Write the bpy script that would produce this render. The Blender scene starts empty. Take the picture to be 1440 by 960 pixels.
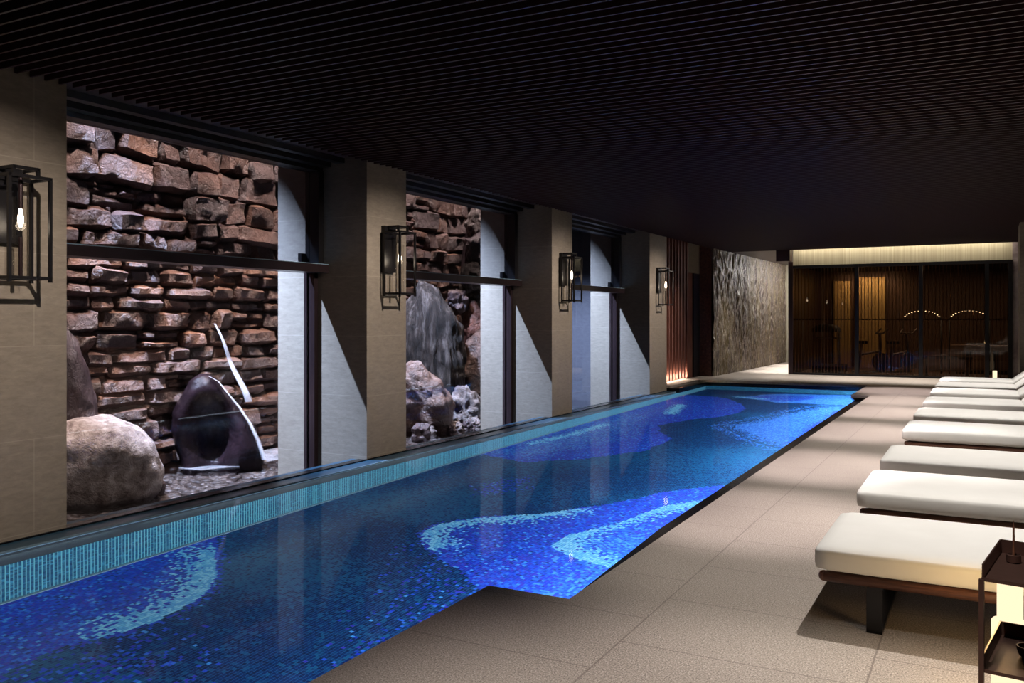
import bpy, bmesh, math, random
import numpy as np
from mathutils import Vector, Matrix, noise
random.seed(7); rng = np.random.default_rng(11)
sc = bpy.context.scene
COL = sc.collection
PI = math.pi

# ------------------------------------------------------------------ helpers
def tag(o, label=None, cat=None, group=None, kind=None):
    if label: o['label'] = label
    if cat: o['category'] = cat
    if group: o['group'] = group
    if kind: o['kind'] = kind
    return o

def empty(name, loc=(0, 0, 0), rz=0, label=None, cat=None, group=None, kind=None):
    o = bpy.data.objects.new(name, None); COL.objects.link(o)
    o.empty_display_size = .1
    o.location = loc; o.rotation_euler = (0, 0, rz)
    return tag(o, label, cat, group, kind)

def obj(name, bm, mat, parent=None, smooth=False, bevel=0, seg=2, loc=None):
    me = bpy.data.meshes.new(name)
    if bevel:
        bmesh.ops.bevel(bm, geom=[e for e in bm.edges if e.is_manifold and e.calc_face_angle(0) > .6], offset=bevel, segments=seg, affect='EDGES', profile=.5)
    bmesh.ops.recalc_face_normals(bm, faces=bm.faces)
    bm.to_mesh(me); bm.free()
    if smooth:
        me.polygons.foreach_set('use_smooth', [True] * len(me.polygons))
        if smooth == 'auto': me.set_sharp_from_angle(angle=math.radians(40))
    for m in (mat if isinstance(mat, list) else [mat]): me.materials.append(m)
    o = bpy.data.objects.new(name, me); COL.objects.link(o)
    if parent: o.parent = parent
    if loc: o.location = loc
    return o

def box(bm, x0, x1, y0, y1, z0, z1, mi=0):
    vs = [bm.verts.new(p) for p in ((x0,y0,z0),(x1,y0,z0),(x1,y1,z0),(x0,y1,z0),(x0,y0,z1),(x1,y0,z1),(x1,y1,z1),(x0,y1,z1))]
    for f in ((3,2,1,0),(4,5,6,7),(0,1,5,4),(1,2,6,5),(2,3,7,6),(3,0,4,7)):
        fc = bm.faces.new([vs[i] for i in f]); fc.material_index = mi
    return vs

def bx(*a, **k):
    bm = bmesh.new(); box(bm, *a, **k); return bm

def tube(bm, p0, p1, r0, r1=None, n=16, cap=True):
    r1 = r0 if r1 is None else r1
    p0, p1 = Vector(p0), Vector(p1); d = (p1 - p0).normalized()
    a = d.orthogonal().normalized(); b = d.cross(a)
    R0 = [bm.verts.new(p0 + (a*math.cos(t)+b*math.sin(t))*r0) for t in [2*PI*i/n for i in range(n)]]
    R1 = [bm.verts.new(p1 + (a*math.cos(t)+b*math.sin(t))*r1) for t in [2*PI*i/n for i in range(n)]]
    for i in range(n): bm.faces.new((R0[i], R0[(i+1)%n], R1[(i+1)%n], R1[i]))
    if cap: bm.faces.new(R0[::-1]); bm.faces.new(R1)

def lathe(bm, prof, n=24, c=(0,0,0)):
    rings = []
    for r, z in prof:
        rings.append([bm.verts.new((c[0]+max(r,1e-4)*math.cos(2*PI*i/n), c[1]+max(r,1e-4)*math.sin(2*PI*i/n), c[2]+z)) for i in range(n)])
    for A, B in zip(rings, rings[1:]):
        for i in range(n): bm.faces.new((A[i], A[(i+1)%n], B[(i+1)%n], B[i]))
    bm.faces.new(rings[0][::-1]); bm.faces.new(rings[-1])

def prism(bm, pts, z0, z1):
    lo = [bm.verts.new((x, y, z0)) for x, y in pts]; hi = [bm.verts.new((x, y, z1)) for x, y in pts]
    n = len(pts)
    bm.faces.new(lo[::-1]); bm.faces.new(hi)
    for i in range(n): bm.faces.new((lo[i], lo[(i+1)%n], hi[(i+1)%n], hi[i]))

def copy_tree(o, parent=None):
    c = o.copy(); COL.objects.link(c); c.parent = parent
    for ch in list(o.children): copy_tree(ch, c)
    return c

# ------------------------------------------------------------------ materials
class NT:
    def __init__(s, name):
        s.m = bpy.data.materials.new(name); s.m.use_nodes = True
        s.t = s.m.node_tree; s.n = s.t.nodes; s.l = s.t.links
        s.n.clear(); s.out = s.n.new('ShaderNodeOutputMaterial')
    def node(s, typ, **k):
        n = s.n.new(typ)
        for a, v in k.items(): setattr(n, a, v)
        return n
    def link(s, a, b): s.l.new(a, b)
    def coords(s, kind='Object', scale=(1,1,1), rot=(0,0,0)):
        tc = s.node('ShaderNodeTexCoord'); mp = s.node('ShaderNodeMapping')
        mp.inputs['Scale'].default_value = scale; mp.inputs['Rotation'].default_value = rot
        s.link(tc.outputs[kind], mp.inputs['Vector']); return mp.outputs['Vector']
    def noise(s, vec, scale, detail=4, rough=.55, dist=0):
        n = s.node('ShaderNodeTexNoise'); n.inputs['Scale'].default_value = scale
        n.inputs['Detail'].default_value = detail; n.inputs['Roughness'].default_value = rough; n.inputs['Distortion'].default_value = dist
        s.link(vec, n.inputs['Vector']); return n.outputs['Fac']
    def ramp(s, fac, stops, interp='LINEAR'):
        r = s.node('ShaderNodeValToRGB'); r.color_ramp.interpolation = interp
        e = r.color_ramp.elements
        while len(e) < len(stops): e.new(.5)
        for x, (p, c) in zip(e, stops): x.position = p; x.color = (*c, 1)
        s.link(fac, r.inputs['Fac']); return r.outputs['Color']
    def math(s, op, a, b=None):
        n = s.node('ShaderNodeMath', operation=op)
        for i, v in enumerate((a, b)):
            if v is None: continue
            if isinstance(v, (int, float)): n.inputs[i].default_value = v
            else: s.link(v, n.inputs[i])
        return n.outputs[0]
    def mix(s, fac, a, b, mode='MIX'):
        n = s.node('ShaderNodeMix', data_type='RGBA', blend_type=mode)
        for i, v in ((0, fac), (6, a), (7, b)):
            if isinstance(v, (int, float)): n.inputs[i].default_value = v
            elif isinstance(v, tuple): n.inputs[i].default_value = (*v, 1)
            else: s.link(v, n.inputs[i])
        return n.outputs[2]
    def bsdf(s, color, rough=.6, metal=0, spec=.5, bump=None, bstr=.3, bdist=.01, coat=0):
        p = s.node('ShaderNodeBsdfPrincipled')
        if isinstance(color, tuple): p.inputs['Base Color'].default_value = (*color, 1)
        else: s.link(color, p.inputs['Base Color'])
        if isinstance(rough, (int, float)): p.inputs['Roughness'].default_value = rough
        else: s.link(rough, p.inputs['Roughness'])
        p.inputs['Metallic'].default_value = metal; p.inputs['Specular IOR Level'].default_value = spec
        p.inputs['Coat Weight'].default_value = coat
        if bump is not None:
            b = s.node('ShaderNodeBump'); b.inputs['Strength'].default_value = bstr; b.inputs['Distance'].default_value = bdist
            s.link(bump, b.inputs['Height']); s.link(b.outputs['Normal'], p.inputs['Normal'])
        s.link(p.outputs[0], s.out.inputs['Surface']); return p

def plain(name, color, rough=.5, metal=0, spec=.5, var=.15, scale=30, bstr=.05):
    m = NT(name); v = m.coords()
    f = m.noise(v, scale)
    c = m.mix(f, tuple(x*(1-var) for x in color), tuple(min(1, x*(1+var)) for x in color))
    m.bsdf(c, rough, metal, spec, bump=f, bstr=bstr); return m.m

def emit(name, color, s):
    m = NT(name); e = m.node('ShaderNodeEmission'); e.inputs[0].default_value = (*color, 1); e.inputs[1].default_value = s
    m.link(e.outputs[0], m.out.inputs['Surface']); return m.m

def grid_lines(m, axis_a, axis_b, pa, pb, off_a=0, off_b=0, w=.004, bond=.5):
    """1 on the joints of a running-bond grid laid out in object space"""
    tc = m.node('ShaderNodeTexCoord'); sp = m.node('ShaderNodeSeparateXYZ'); m.link(tc.outputs['Object'], sp.inputs[0])
    A = m.math('DIVIDE', m.math('SUBTRACT', sp.outputs[axis_a], off_a), pa)
    B = m.math('DIVIDE', m.math('SUBTRACT', sp.outputs[axis_b], off_b), pb)
    row = m.math('FLOOR', B)
    sh = m.math('MULTIPLY', m.math('MODULO', m.math('ABSOLUTE', row), 2.), bond)
    A2 = m.math('ADD', A, sh)
    fa = m.math('FRACT', A2); fb = m.math('FRACT', B)
    la = m.math('LESS_THAN', m.math('MINIMUM', fa, m.math('SUBTRACT', 1., fa)), w/pa/2*1.0)
    lb = m.math('LESS_THAN', m.math('MINIMUM', fb, m.math('SUBTRACT', 1., fb)), w/pb/2*1.0)
    cell = m.node('ShaderNodeCombineXYZ'); m.link(m.math('FLOOR', A2), cell.inputs[0]); m.link(row, cell.inputs[1])
    wn = m.node('ShaderNodeTexWhiteNoise', noise_dimensions='3D'); m.link(cell.outputs[0], wn.inputs['Vector'])
    return m.math('MAXIMUM', la, lb), wn.outputs['Value']

M = {}
# beige limestone cladding of the pillars
def limestone(name, dark=(.185,.155,.125), light=(.27,.235,.19)):
    m = NT(name)
    v = m.coords(scale=(1,1,3.5))
    n1 = m.noise(v, 9, 8, .7, .4); n2 = m.noise(v, 55, 3, .6)
    jl, cell = grid_lines(m, 1, 2, 1.05, .685, -.2, -.08, .006)
    c = m.ramp(n1, [(.3, dark), (.7, light)])
    c = m.mix(m.math('MULTIPLY', m.math('GREATER_THAN', n2, .66), .35), c, (.36,.33,.28))
    c = m.mix(m.math('MULTIPLY', cell, .16), c, (.16,.13,.10))
    c = m.mix(m.math('MULTIPLY', jl, .45), c, (.36,.32,.27))
    m.bsdf(c, .55, spec=.3, bump=n2, bstr=.08, bdist=.003); return m.m
M['lime'] = limestone('limestone_cladding')
# speckled granite deck
m = NT('speckled_deck_stone'); v = m.coords()
n1 = m.noise(v, 130, 2, .75); n2 = m.noise(v, 2.2, 3); n3 = m.noise(v, 75, 2, .8)
jl, cell = grid_lines(m, 1, 0, .70, 1.06, 4.51, -1.49, .008)
c = m.ramp(n1, [(.36, (.07,.055,.045)), (.45, (.27,.23,.195)), (.56, (.36,.31,.265)), (.66, (.62,.56,.50))])
c = m.mix(m.math('MULTIPLY', m.math('LESS_THAN', n3, .36), .5), c, (.14,.115,.10))
c = m.mix(m.math('MULTIPLY', cell, .13), c, (.17,.14,.12))
c = m.mix(m.math('MULTIPLY', n2, .25), c, (.24,.20,.175))
c = m.mix(m.math('MULTIPLY', jl, .6), c, (.09,.07,.06))
m.bsdf(c, m.ramp(n3, [(.3,(.36,)*3), (.7,(.52,)*3)]), spec=.45, bump=n1, bstr=.12, bdist=.002); M['deck'] = m.m
M['coping'] = plain('black_coping_stone', (.006,.006,.008), .25, spec=.4)
M['darkstone'] = plain('dark_basin_stone', (.02,.025,.03), .5)
M['lip'] = plain('pale_steel_lip', (.16,.25,.32), .5)
M['ledge'] = plain('wet_blue_ledge_tile', (.02,.06,.10), .3, spec=.3)
# mosaic with per-tile colour
def tiles(name, attr=True):
    m = NT(name)
    tc = m.node('ShaderNodeTexCoord'); sp = m.node('ShaderNodeSeparateXYZ'); m.link(tc.outputs['Object'], sp.inputs[0])
    if attr:
        a = m.node('ShaderNodeAttribute', attribute_name='tile'); c = a.outputs['Color']
        g = None
        for ax in (0, 1):
            f = m.math('FRACT', m.math('DIVIDE', m.math('SUBTRACT', sp.outputs[ax], (-5.97, -1.5)[ax]), .026))
            q = m.math('LESS_THAN', m.math('ABSOLUTE', m.math('SUBTRACT', f, .5)), .43)
            q = m.math('MULTIPLY', m.math('SUBTRACT', 1., q), 1. if ax == 0 else .45); g = q if g is None else m.math('MAXIMUM', g, q)
        c = m.mix(m.math('MULTIPLY', g, .62), c, (.035,.16,.36))
    else:
        cell = m.node('ShaderNodeCombineXYZ')
        m.link(m.math('FLOOR', m.math('DIVIDE', sp.outputs[1], .03)), cell.inputs[0])
        m.link(m.math('FLOOR', m.math('DIVIDE', sp.outputs[2], .03)), cell.inputs[1])
        m.link(m.math('FLOOR', m.math('DIVIDE', sp.outputs[0], .03)), cell.inputs[2])
        wn = m.node('ShaderNodeTexWhiteNoise', noise_dimensions='3D'); m.link(cell.outputs[0], wn.inputs['Vector'])
        c = m.ramp(wn.outputs['Value'], [(0, (.006,.04,.09)), (.4, (.012,.08,.16)), (.75, (.02,.10,.15)), (.97, (.04,.2,.3))])
        f = m.math('FRACT', m.math('DIVIDE', sp.outputs[1], .03))
        q = m.math('GREATER_THAN', f, .72)
        f2 = m.math('FRACT', m.math('DIVIDE', sp.outputs[2], .03))
        q2 = m.math('GREATER_THAN', f2, .9)
        c = m.mix(m.math('MULTIPLY', q, .9), c, (.16,.42,.46))
        c = m.mix(m.math('MULTIPLY', q2, .15), c, (.15,.4,.45))
    m.bsdf(c, .35, spec=.4); return m.m
M['mosaic'] = tiles('glass_mosaic_floor'); M['walltile'] = tiles('glass_mosaic_wall', False)
# water
m = NT('pool_water'); v = m.coords()
n = m.noise(v, 1.6, 3, .5, .3)
g = m.node('ShaderNodeBsdfRefraction'); g.inputs['IOR'].default_value = 1.333; g.inputs['Roughness'].default_value = 0; g.inputs['Color'].default_value = (.95,.98,1,1)
gl = m.node('ShaderNodeBsdfGlossy'); gl.inputs['Roughness'].default_value = .05; fr = m.node('ShaderNodeFresnel'); fr.inputs['IOR'].default_value = 1.333; mx = m.node('ShaderNodeMixShader')
b = m.node('ShaderNodeBump'); b.inputs['Strength'].default_value = .05; b.inputs['Distance'].default_value = .02
m.link(n, b.inputs['Height'])
for q in (g, gl, fr): m.link(b.outputs[0], q.inputs['Normal'])
m.link(m.math('MULTIPLY', fr.outputs[0], .22), mx.inputs[0]); m.link(g.outputs[0], mx.inputs[1]); m.link(gl.outputs[0], mx.inputs[2])
m.link(mx.outputs[0], m.out.inputs['Surface']); M['water'] = m.m
def sheet(name, tint, ior=1.45, rough=.0, bump=None, bs=.1):
    m = NT(name)
    tr = m.node('ShaderNodeBsdfTransparent'); tr.inputs[0].default_value = (*tint, 1)
    gl = m.node('ShaderNodeBsdfGlossy'); gl.inputs['Roughness'].default_value = rough
    fr = m.node('ShaderNodeFresnel'); ge = m.node('ShaderNodeNewGeometry')
    m.link(m.math('POWER', ior, m.math('SUBTRACT', 1., m.math('MULTIPLY', ge.outputs['Backfacing'], 2.))), fr.inputs['IOR'])
    mx = m.node('ShaderNodeMixShader')
    if bump:
        v = m.coords(); n = m.noise(v, bump, 4, .6, .5)
        b = m.node('ShaderNodeBump'); b.inputs['Strength'].default_value = bs; b.inputs['Distance'].default_value = .02
        m.link(n, b.inputs['Height']); m.link(b.outputs[0], gl.inputs['Normal']); m.link(b.outputs[0], fr.inputs['Normal'])
    m.link(fr.outputs[0], mx.inputs[0]); m.link(tr.outputs[0], mx.inputs[1]); m.link(gl.outputs[0], mx.inputs[2])
    m.link(mx.outputs[0], m.out.inputs['Surface']); return m.m
M['glass'] = sheet('clear_window_glass', (.90,.91,.93), 1.2)
M['tint'] = sheet('tinted_upper_glass', (.64,.66,.70), 1.2)
M['smoke'] = sheet('smoked_partition_glass', (.66,.56,.46), 1.3)
M['gwater'] = sheet('garden_pond_water', (.85,.86,.9), 1.333, .05, 6, .35)
M['tube'] = sheet('lamp_glass', (.93,.92,.9), 1.45)
# woods, metals
M['slat'] = plain('dark_reddish_timber', (.030,.007,.007), .55, spec=.5, var=.3, scale=14)
M['slatback'] = plain('black_ceiling_void', (.004,.003,.003), .9)
M['fascia'] = plain('dark_fascia_paint', (.035,.016,.018), .4)
M['bronze'] = plain('dark_bronze_frame', (.04,.025,.028), .32, .6, scale=8)
M['black'] = plain('blackened_steel', (.008,.007,.008), .38, .4)
M['brass'] = plain('bronze_tray_metal', (.13,.07,.055), .35, .8)
M['rod'] = plain('pale_bronze_rods', (.30,.21,.14), .4, .5)
m = NT('white_outdoor_fabric'); v = m.coords(); n = m.noise(v, 420, 2); n2 = m.noise(v, 5, 3)
c = m.mix(n2, (.62,.60,.565), (.70,.68,.645)); m.bsdf(c, .85, spec=.2, bump=n, bstr=.15, bdist=.001); M['fabric'] = m.m
m = NT('brown_hardwood'); v = m.coords(scale=(2,30,30)); n = m.noise(v, 4, 6, .6, .8)
m.bsdf(m.ramp(n, [(.3,(.05,.018,.010)), (.7,(.15,.058,.03))]), .45, bump=n, bstr=.1, bdist=.002); M['wood'] = m.m
m = NT('redwood_slats'); v = m.coords(scale=(20,20,1.2)); n = m.noise(v, 3, 6, .6, .6)
m.bsdf(m.ramp(n, [(.3,(.10,.035,.025)), (.7,(.22,.085,.06))]), .65, spec=.2); M['redwood'] = m.m
# rock
def rockmat(name, a, b, c3, rough=.5, sc_=4, bstr=.6, stri=None, spec=.4):
    m = NT(name); v = m.coords(scale=stri or (1,1,1)); v0 = m.coords()
    n1 = m.noise(v, sc_, 8, .62, .6); n2 = m.noise(v0, sc_*7, 6, .7); n3 = m.noise(v, sc_*2.3, 5, .6, 1.2)
    col = m.ramp(n1, [(.32, a), (.5, b), (.68, c3)])
    col = m.mix(m.math('MULTIPLY', n2, .5), col, tuple(x*.45 for x in a))
    hgt = m.math('ADD', m.math('MULTIPLY', n3, 1.5), m.math('MULTIPLY', n2, .6))
    m.bsdf(col, rough, spec=spec, bump=hgt, bstr=bstr, bdist=.04); return m.m
M['granite'] = rockmat('pale_granite', (.15,.11,.10), (.36,.30,.28), (.60,.54,.52), .75, 9, .7)
M['wetrock'] = rockmat('wet_black_rock', (.006,.003,.004), (.012,.007,.009), (.022,.012,.016), .24, 4, .35, spec=.12)
M['darkrock'] = rockmat('dark_purple_rock', (.025,.014,.017), (.05,.03,.034), (.09,.06,.062), .4, 5, .7, (1,1,.3))
M['striated'] = rockmat('striated_grey_rock', (.004,.0025,.002), (.022,.014,.011), (.13,.105,.095), .6, 11, 1., (1,1,.14), spec=.15)
M['brownrock'] = rockmat('rusty_brown_rock', (.025,.011,.008), (.08,.038,.026), (.17,.11,.09), .45, 4, .8)
M['redrock'] = rockmat('red_brown_rock', (.05,.014,.009), (.14,.045,.028), (.28,.16,.13), .45, 4, .8)
M['palerock'] = rockmat('pale_pinkish_rock', (.04,.025,.022), (.13,.095,.085), (.36,.31,.30), .45, 6, .8)
# wall stones with a colour per stone
m = NT('ledgestone_wall'); v = m.coords(); g = m.node('ShaderNodeNewGeometry')
ri = g.outputs['Random Per Island']
base = m.ramp(ri, [(0,(.055,.024,.019)), (.2,(.17,.075,.045)), (.4,(.08,.045,.042)), (.55,(.23,.105,.06)), (.7,(.065,.040,.044)), (.85,(.17,.105,.09)), (1,(.28,.12,.06))])
n1 = m.noise(v, 6, 8, .65, .8); n2 = m.noise(v, 45, 6, .7)
c = m.mix(m.ramp(n1, [(.35,(0,)*3), (.7,(.8,)*3)]), base, m.mix(.4, base, (.20,.11,.08)))
c = m.mix(m.math('MULTIPLY', n2, .55), c, (.03,.018,.016))
n4 = m.noise(v, 16, 5, .65, 1.)
h = m.math('ADD', m.math('MULTIPLY', n1, 1.6), m.math('ADD', m.math('MULTIPLY', n2, .5), m.math('MULTIPLY', n4, 1.1)))
m.bsdf(c, m.ramp(n1, [(.3,(.3,)*3), (.7,(.55,)*3)]), spec=.6, bump=h, bstr=1., bdist=.04); M['stone'] = m.m
M['mortar'] = plain('dark_joint_backing', (.012,.008,.008), .9)
# rough split-face granite strips of the corridor wall
m = NT('chiselled_granite'); v = m.coords(scale=(1,4.5,1.6)); v2 = m.coords(scale=(1,2.2,.05))
n1 = m.noise(v, 7, 7, .75, .5); n2 = m.noise(v2, 2.0, 3, .6)
c = m.ramp(n1, [(.40,(.012,.006,.005)), (.5,(.06,.035,.028)), (.58,(.2,.14,.11)), (.66,(.75,.68,.62))])
c = m.mix(m.ramp(n2, [(.42,(0,)*3), (.56,(.55,)*3)]), c, (.16,.12,.035))
m.bsdf(c, .32, spec=.7, bump=n1, bstr=1., bdist=.05); M['chisel'] = m.m
m = NT('red_granite'); v = m.coords(); n1 = m.noise(v, 18, 6, .7)
m.bsdf(m.ramp(n1, [(.35,(.03,.008,.006)), (.6,(.13,.045,.03)), (.75,(.3,.18,.12))]), .3, bump=n1, bstr=.5, bdist=.02); M['redgranite'] = m.m
m = NT('fluted_plaster'); v = m.coords(scale=(14,1,.05)); n1 = m.noise(v, 3, 4, .7)
m.bsdf(m.ramp(n1, [(.3,(.27,.24,.17)), (.7,(.50,.46,.35))]), .6, bump=n1, bstr=.3); M['flute'] = m.m
M['marble'] = rockmat('lilac_marble', (.22,.17,.19), (.42,.36,.38), (.55,.5,.52), .15, 2, .02)
M['greyclad'] = None
m = NT('grey_fin_cladding'); v = m.coords(scale=(1,1,3)); n1 = m.noise(v, 12, 6, .6); jl, cell = grid_lines(m, 0, 2, .9, .685, -.2, -.08, .006)
c = m.ramp(n1, [(.3,(.045,.045,.06)), (.7,(.07,.07,.085))]); c = m.mix(m.math('MULTIPLY', cell, .2), c, (.04,.04,.05)); c = m.mix(m.math('MULTIPLY', jl, .5), c, (.12,.12,.14))
m.bsdf(c, .6); M['greyclad'] = m.m
M['pebble'] = rockmat('river_pebbles', (.03,.022,.018), (.08,.06,.05), (.17,.14,.12), .35, 5, .3)
M['foam'] = None
m = NT('white_water_foam'); v = m.coords(); n = m.noise(v, 5, 4, .6, .6)
d = m.node('ShaderNodeBsdfDiffuse'); d.inputs[0].default_value = (.8,.8,.86,1); t = m.node('ShaderNodeBsdfTransparent'); mx = m.node('ShaderNodeMixShader')
lw = m.node('ShaderNodeLayerWeight'); lw.inputs[0].default_value = .5
m.link(m.math('MULTIPLY', m.math('SUBTRACT', 1., lw.outputs['Facing']), m.ramp(n, [(.3,(.25,)*3), (.65,(.75,)*3)])), mx.inputs[0]); m.link(t.outputs[0], mx.inputs[1]); m.link(d.outputs[0], mx.inputs[2]); m.link(mx.outputs[0], m.out.inputs['Surface']); M['foam'] = m.m
M['bulb'] = emit('warm_bulb_glow', (1, .86, .68), 9)
M['lantern'] = emit('lantern_glow', (1, .80, .52), 1.25)
M['led'] = emit('led_dots', (1, .85, .6), 6)
M['litpanel'] = plain('ochre_panel', (.45,.32,.12), .6)
M['gymred'] = plain('gym_floor', (.10,.05,.03), .4)
M['gymwall'] = plain('gym_brown_wall', (.09,.05,.03), .6)
M['gymmetal'] = plain('gym_machine_metal', (.20,.18,.17), .3, .7)
M['gymblack'] = plain('gym_machine_plastic', (.02,.02,.02), .5)
M['gympad'] = plain('gym_pad_vinyl', (.30,.24,.20), .45)
M['warmled'] = emit('slot_light', (1, .80, .55), 5)

# ------------------------------------------------------------------ key dimensions (metres, deck level z = 0)
XL = -6.18; WZ = -.13; CZ = 3.265; XG = -6.95
PIL = [(3.32, 4.26), (7.95, 8.715), (12.77, 13.56), (17.46, 18.57)]

# deck
bm = bmesh.new()
prism(bm, [(-2.45,-1.5),(2.3,-1.5),(2.3,23.95),(-3.9,23.95),(-3.9,30.5),(-6.75,30.5),(-6.75,18.57),(-6.1,18.57),(-6.1,20.75),(-2.3,20.8),(-2.3,18.1),(-1.955,18.1),(-1.955,4.25),(-2.45,4.25)], -.05, 0)
tag(obj('floor', bm, M['deck']), kind='structure')
tag(obj('gym_floor', bx(-3.9,2.3,23.95,28.5,-.05,0), M['gymred']), kind='structure')

# pool basin
def quad(bm, a, b, c, d): bm.faces.new([bm.verts.new(p) for p in (a, b, c, d)])
basin = empty('pool_basin', (-4, 9, -1.28), kind='structure'); basin['label'] = 'swimming pool basin lined with blue glass mosaic'
bi = basin.location
def bpart(name, bm, mat, **k):
    o = obj(name, bm, mat, basin, **k); o.location = -bi; return o
bpart('side_wall', bx(-6.3,-5.97,-1.5,20.9,-1.3,-.46), M['walltile'])
bpart('upper_band', bx(-6.3,-5.975,-1.5,18.57,-.458,-.14), M['darkstone'])
bpart('overflow_ledge', bx(-6.4,-5.985,-1.5,18.57,-.138,-.118), M['ledge'])
bpart('ledge_lip', bx(-5.983,-5.965,-1.5,18.57,-.15,-.118), M['lip'])
bpart('end_wall', bx(-6.3,-1.9,20.9,21.2,-1.3,-.3), M['walltile'])
bpart('side_wall', bx(-2.03,-1.85,-1.5,20.9,-1.3,-.3), M['darkstone'])
bpart('shadow_gap', bx(-6.3,-1.9,20.87,21.0,-.298,-.051), M['coping'])
bpart('base_trim', bx(-5.968,-5.935,-1.5,20.89,-1.279,-1.262), M['lip'])
bm = bmesh.new(); prism(bm, [(-1.9,4.7),(-2.10,4.7),(-2.19,6.4),(-2.25,18.2),(-2.42,19.0),(-2.42,20.86),(-1.9,20.86)], -.30, -.112)
bpart('black_coping', bm, M['coping'])
bm = bmesh.new(); box(bm, -6.28,-5.9,18.6,20.86,-.3,-.051)
bpart('shadow_gap', bm, M['coping'])

# mosaic floor: one colour per tile
T = .026; x0, x1, y0, y1 = -5.97, -2.04, -1.5, 20.88
nx, ny = int(round((x1-x0)/T)), int(round((y1-y0)/T))
gx, gy = np.meshgrid(x0+(np.arange(nx)+.5)*T, y0+(np.arange(ny)+.5)*T)
px, py = gx.ravel(), gy.ravel(); N = px.size
def spoly(poly, X=px, Y=py):
    """signed distance, negative inside"""
    P = np.array(poly); d = np.full(X.shape, 1e9); ins = np.zeros(X.shape, bool)
    for a, b in zip(P, np.roll(P, -1, 0)):
        e = b-a; w0 = X-a[0]; w1 = Y-a[1]; t = np.clip((w0*e[0]+w1*e[1])/(e@e+1e-12), 0, 1)
        d = np.minimum(d, np.hypot(w0-e[0]*t, w1-e[1]*t))
        c = ((a[1] > Y) != (b[1] > Y)) & (X < (b[0]-a[0])*(Y-a[1])/((b[1]-a[1])+1e-12)+a[0]); ins ^= c
    return np.where(ins, -d, d)
def smooth_noise(s, seed):
    r = np.random.default_rng(seed); g = r.random((60, 60))
    u = (px-x0)/s % 58; v = (py-y0)/s % 58; i = u.astype(int); j = v.astype(int); fu = u-i; fv = v-j
    fu = fu*fu*(3-2*fu); fv = fv*fv*(3-2*fv)
    return g[i,j]*(1-fu)*(1-fv)+g[i+1,j]*fu*(1-fv)+g[i,j+1]*(1-fu)*fv+g[i+1,j+1]*fu*fv
NAVY=np.array([(.003,.012,.075),(.004,.022,.12),(.005,.045,.15),(.008,.085,.20),(.003,.018,.10)])
ROY=np.array([(.015,.03,.50),(.02,.07,.62),(.05,.03,.45),(.012,.04,.38),(.03,.14,.70),(.07,.30,.75),(.01,.02,.24)])
CY=np.array([(.18,.55,.85),(.30,.68,.92),(.12,.42,.80)])
LB=np.array([(.03,.13,.58),(.05,.20,.65),(.08,.28,.70),(.02,.09,.50)])
def pick(pal, w):
    return pal[rng.choice(len(pal), size=N, p=np.array(w)/sum(w))]
nz = smooth_noise(1.1, 3); nz2 = smooth_noise(.35, 5)
colr = pick(NAVY, [3,3,2,1,2])
tealish = rng.random(N) < np.clip((nz-.42)*2.6, 0, .85)
colr[tealish] = pick(NAVY, [0,0,2,4,0])[tealish]
roy = pick(ROY, [4,4,2.5,2.5,2,.7,1]); cy = pick(CY, [1,1,1]); lb = pick(LB, [1,1,1,1])
def lay(poly, pal, inner=0., outer=.0, dens=1., fade=0):
    d = spoly(poly) + (nz2-.5)*.10
    p = np.where(d < 0, dens, 0.)
    if fade: p = np.where(d < 0, dens*np.clip(-d/fade, .0, 1), p)
    if outer: p = np.where(d >= 0, dens*np.clip(1-d/outer, 0, 1)**1.6*.6, p)
    k = rng.random(N) < p; colr[k] = pal[k]
pA=[(-6.1,2.6),(-6.1,5.7),(-5.96,5.56),(-5.55,5.14),(-5.14,4.78),(-4.95,4.51),(-4.88,4.31),(-4.83,3.98),(-4.86,3.73),(-4.93,3.58),(-4.97,3.3),(-4.94,2.99),(-5.0,1.5),(-6.1,.5)]
pB=[(-1.9,9.9),(-2.61,9.62),(-2.9,9.27),(-3.24,8.64),(-3.39,8.22),(-3.81,7.62),(-4.23,7.24),(-4.44,6.9),(-4.48,6.75),(-4.44,6.5),(-4.29,6.28),(-3.88,5.9),(-3.66,5.83),(-3.22,5.55),(-2.9,5.2),(-1.9,5.2)]
pC=[(-6.1,19.4),(-5.94,19.24),(-5.2,19.06),(-4.6,18.4),(-4.26,17.57),(-4.1,17),(-4.06,16.56),(-4.08,16),(-4.17,15.57),(-4.51,14.88),(-4.7,14.3),(-4.76,13.85),(-4.57,13.35),(-4.17,12.74),(-4.1,11.9),(-4.15,11.34),(-4.6,10.43),(-5.13,9.86),(-6.13,10.2)]
pD=[(-3.9,14.3),(-3.6,15.4),(-3.35,16.42),(-3.0,18.0),(-2.3,18.9),(-1.9,18.5),(-1.9,12.2),(-2.6,12.4),(-3.2,13.2)]
pE=[(-4.7,19.2),(-4.46,20.01),(-4.0,20.5),(-1.9,21),(-1.9,18.7),(-2.54,18.6),(-3.77,18.49)]
lay(pA, roy, outer=.12); lay([(-5.1,2.2),(-4.9,3.5),(-4.5,3.9),(-4.1,3.6),(-4.2,2.4),(-4.6,1.5)], roy, dens=.4, fade=.3, outer=.3)
lay(pB, roy, outer=.05); lay([(-4.3,6.2),(-3.2,5.6),(-3.0,4.9),(-3.0,3.9),(-3.4,4.2),(-3.9,5.4)], roy, dens=.18, fade=.1, outer=.3)
lay([(-1.9,7.4),(-3.1,7.9),(-3.3,6.9),(-3.1,6.0),(-2.9,5.0),(-1.9,5.2)], lb, dens=.6, fade=.4)
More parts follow.
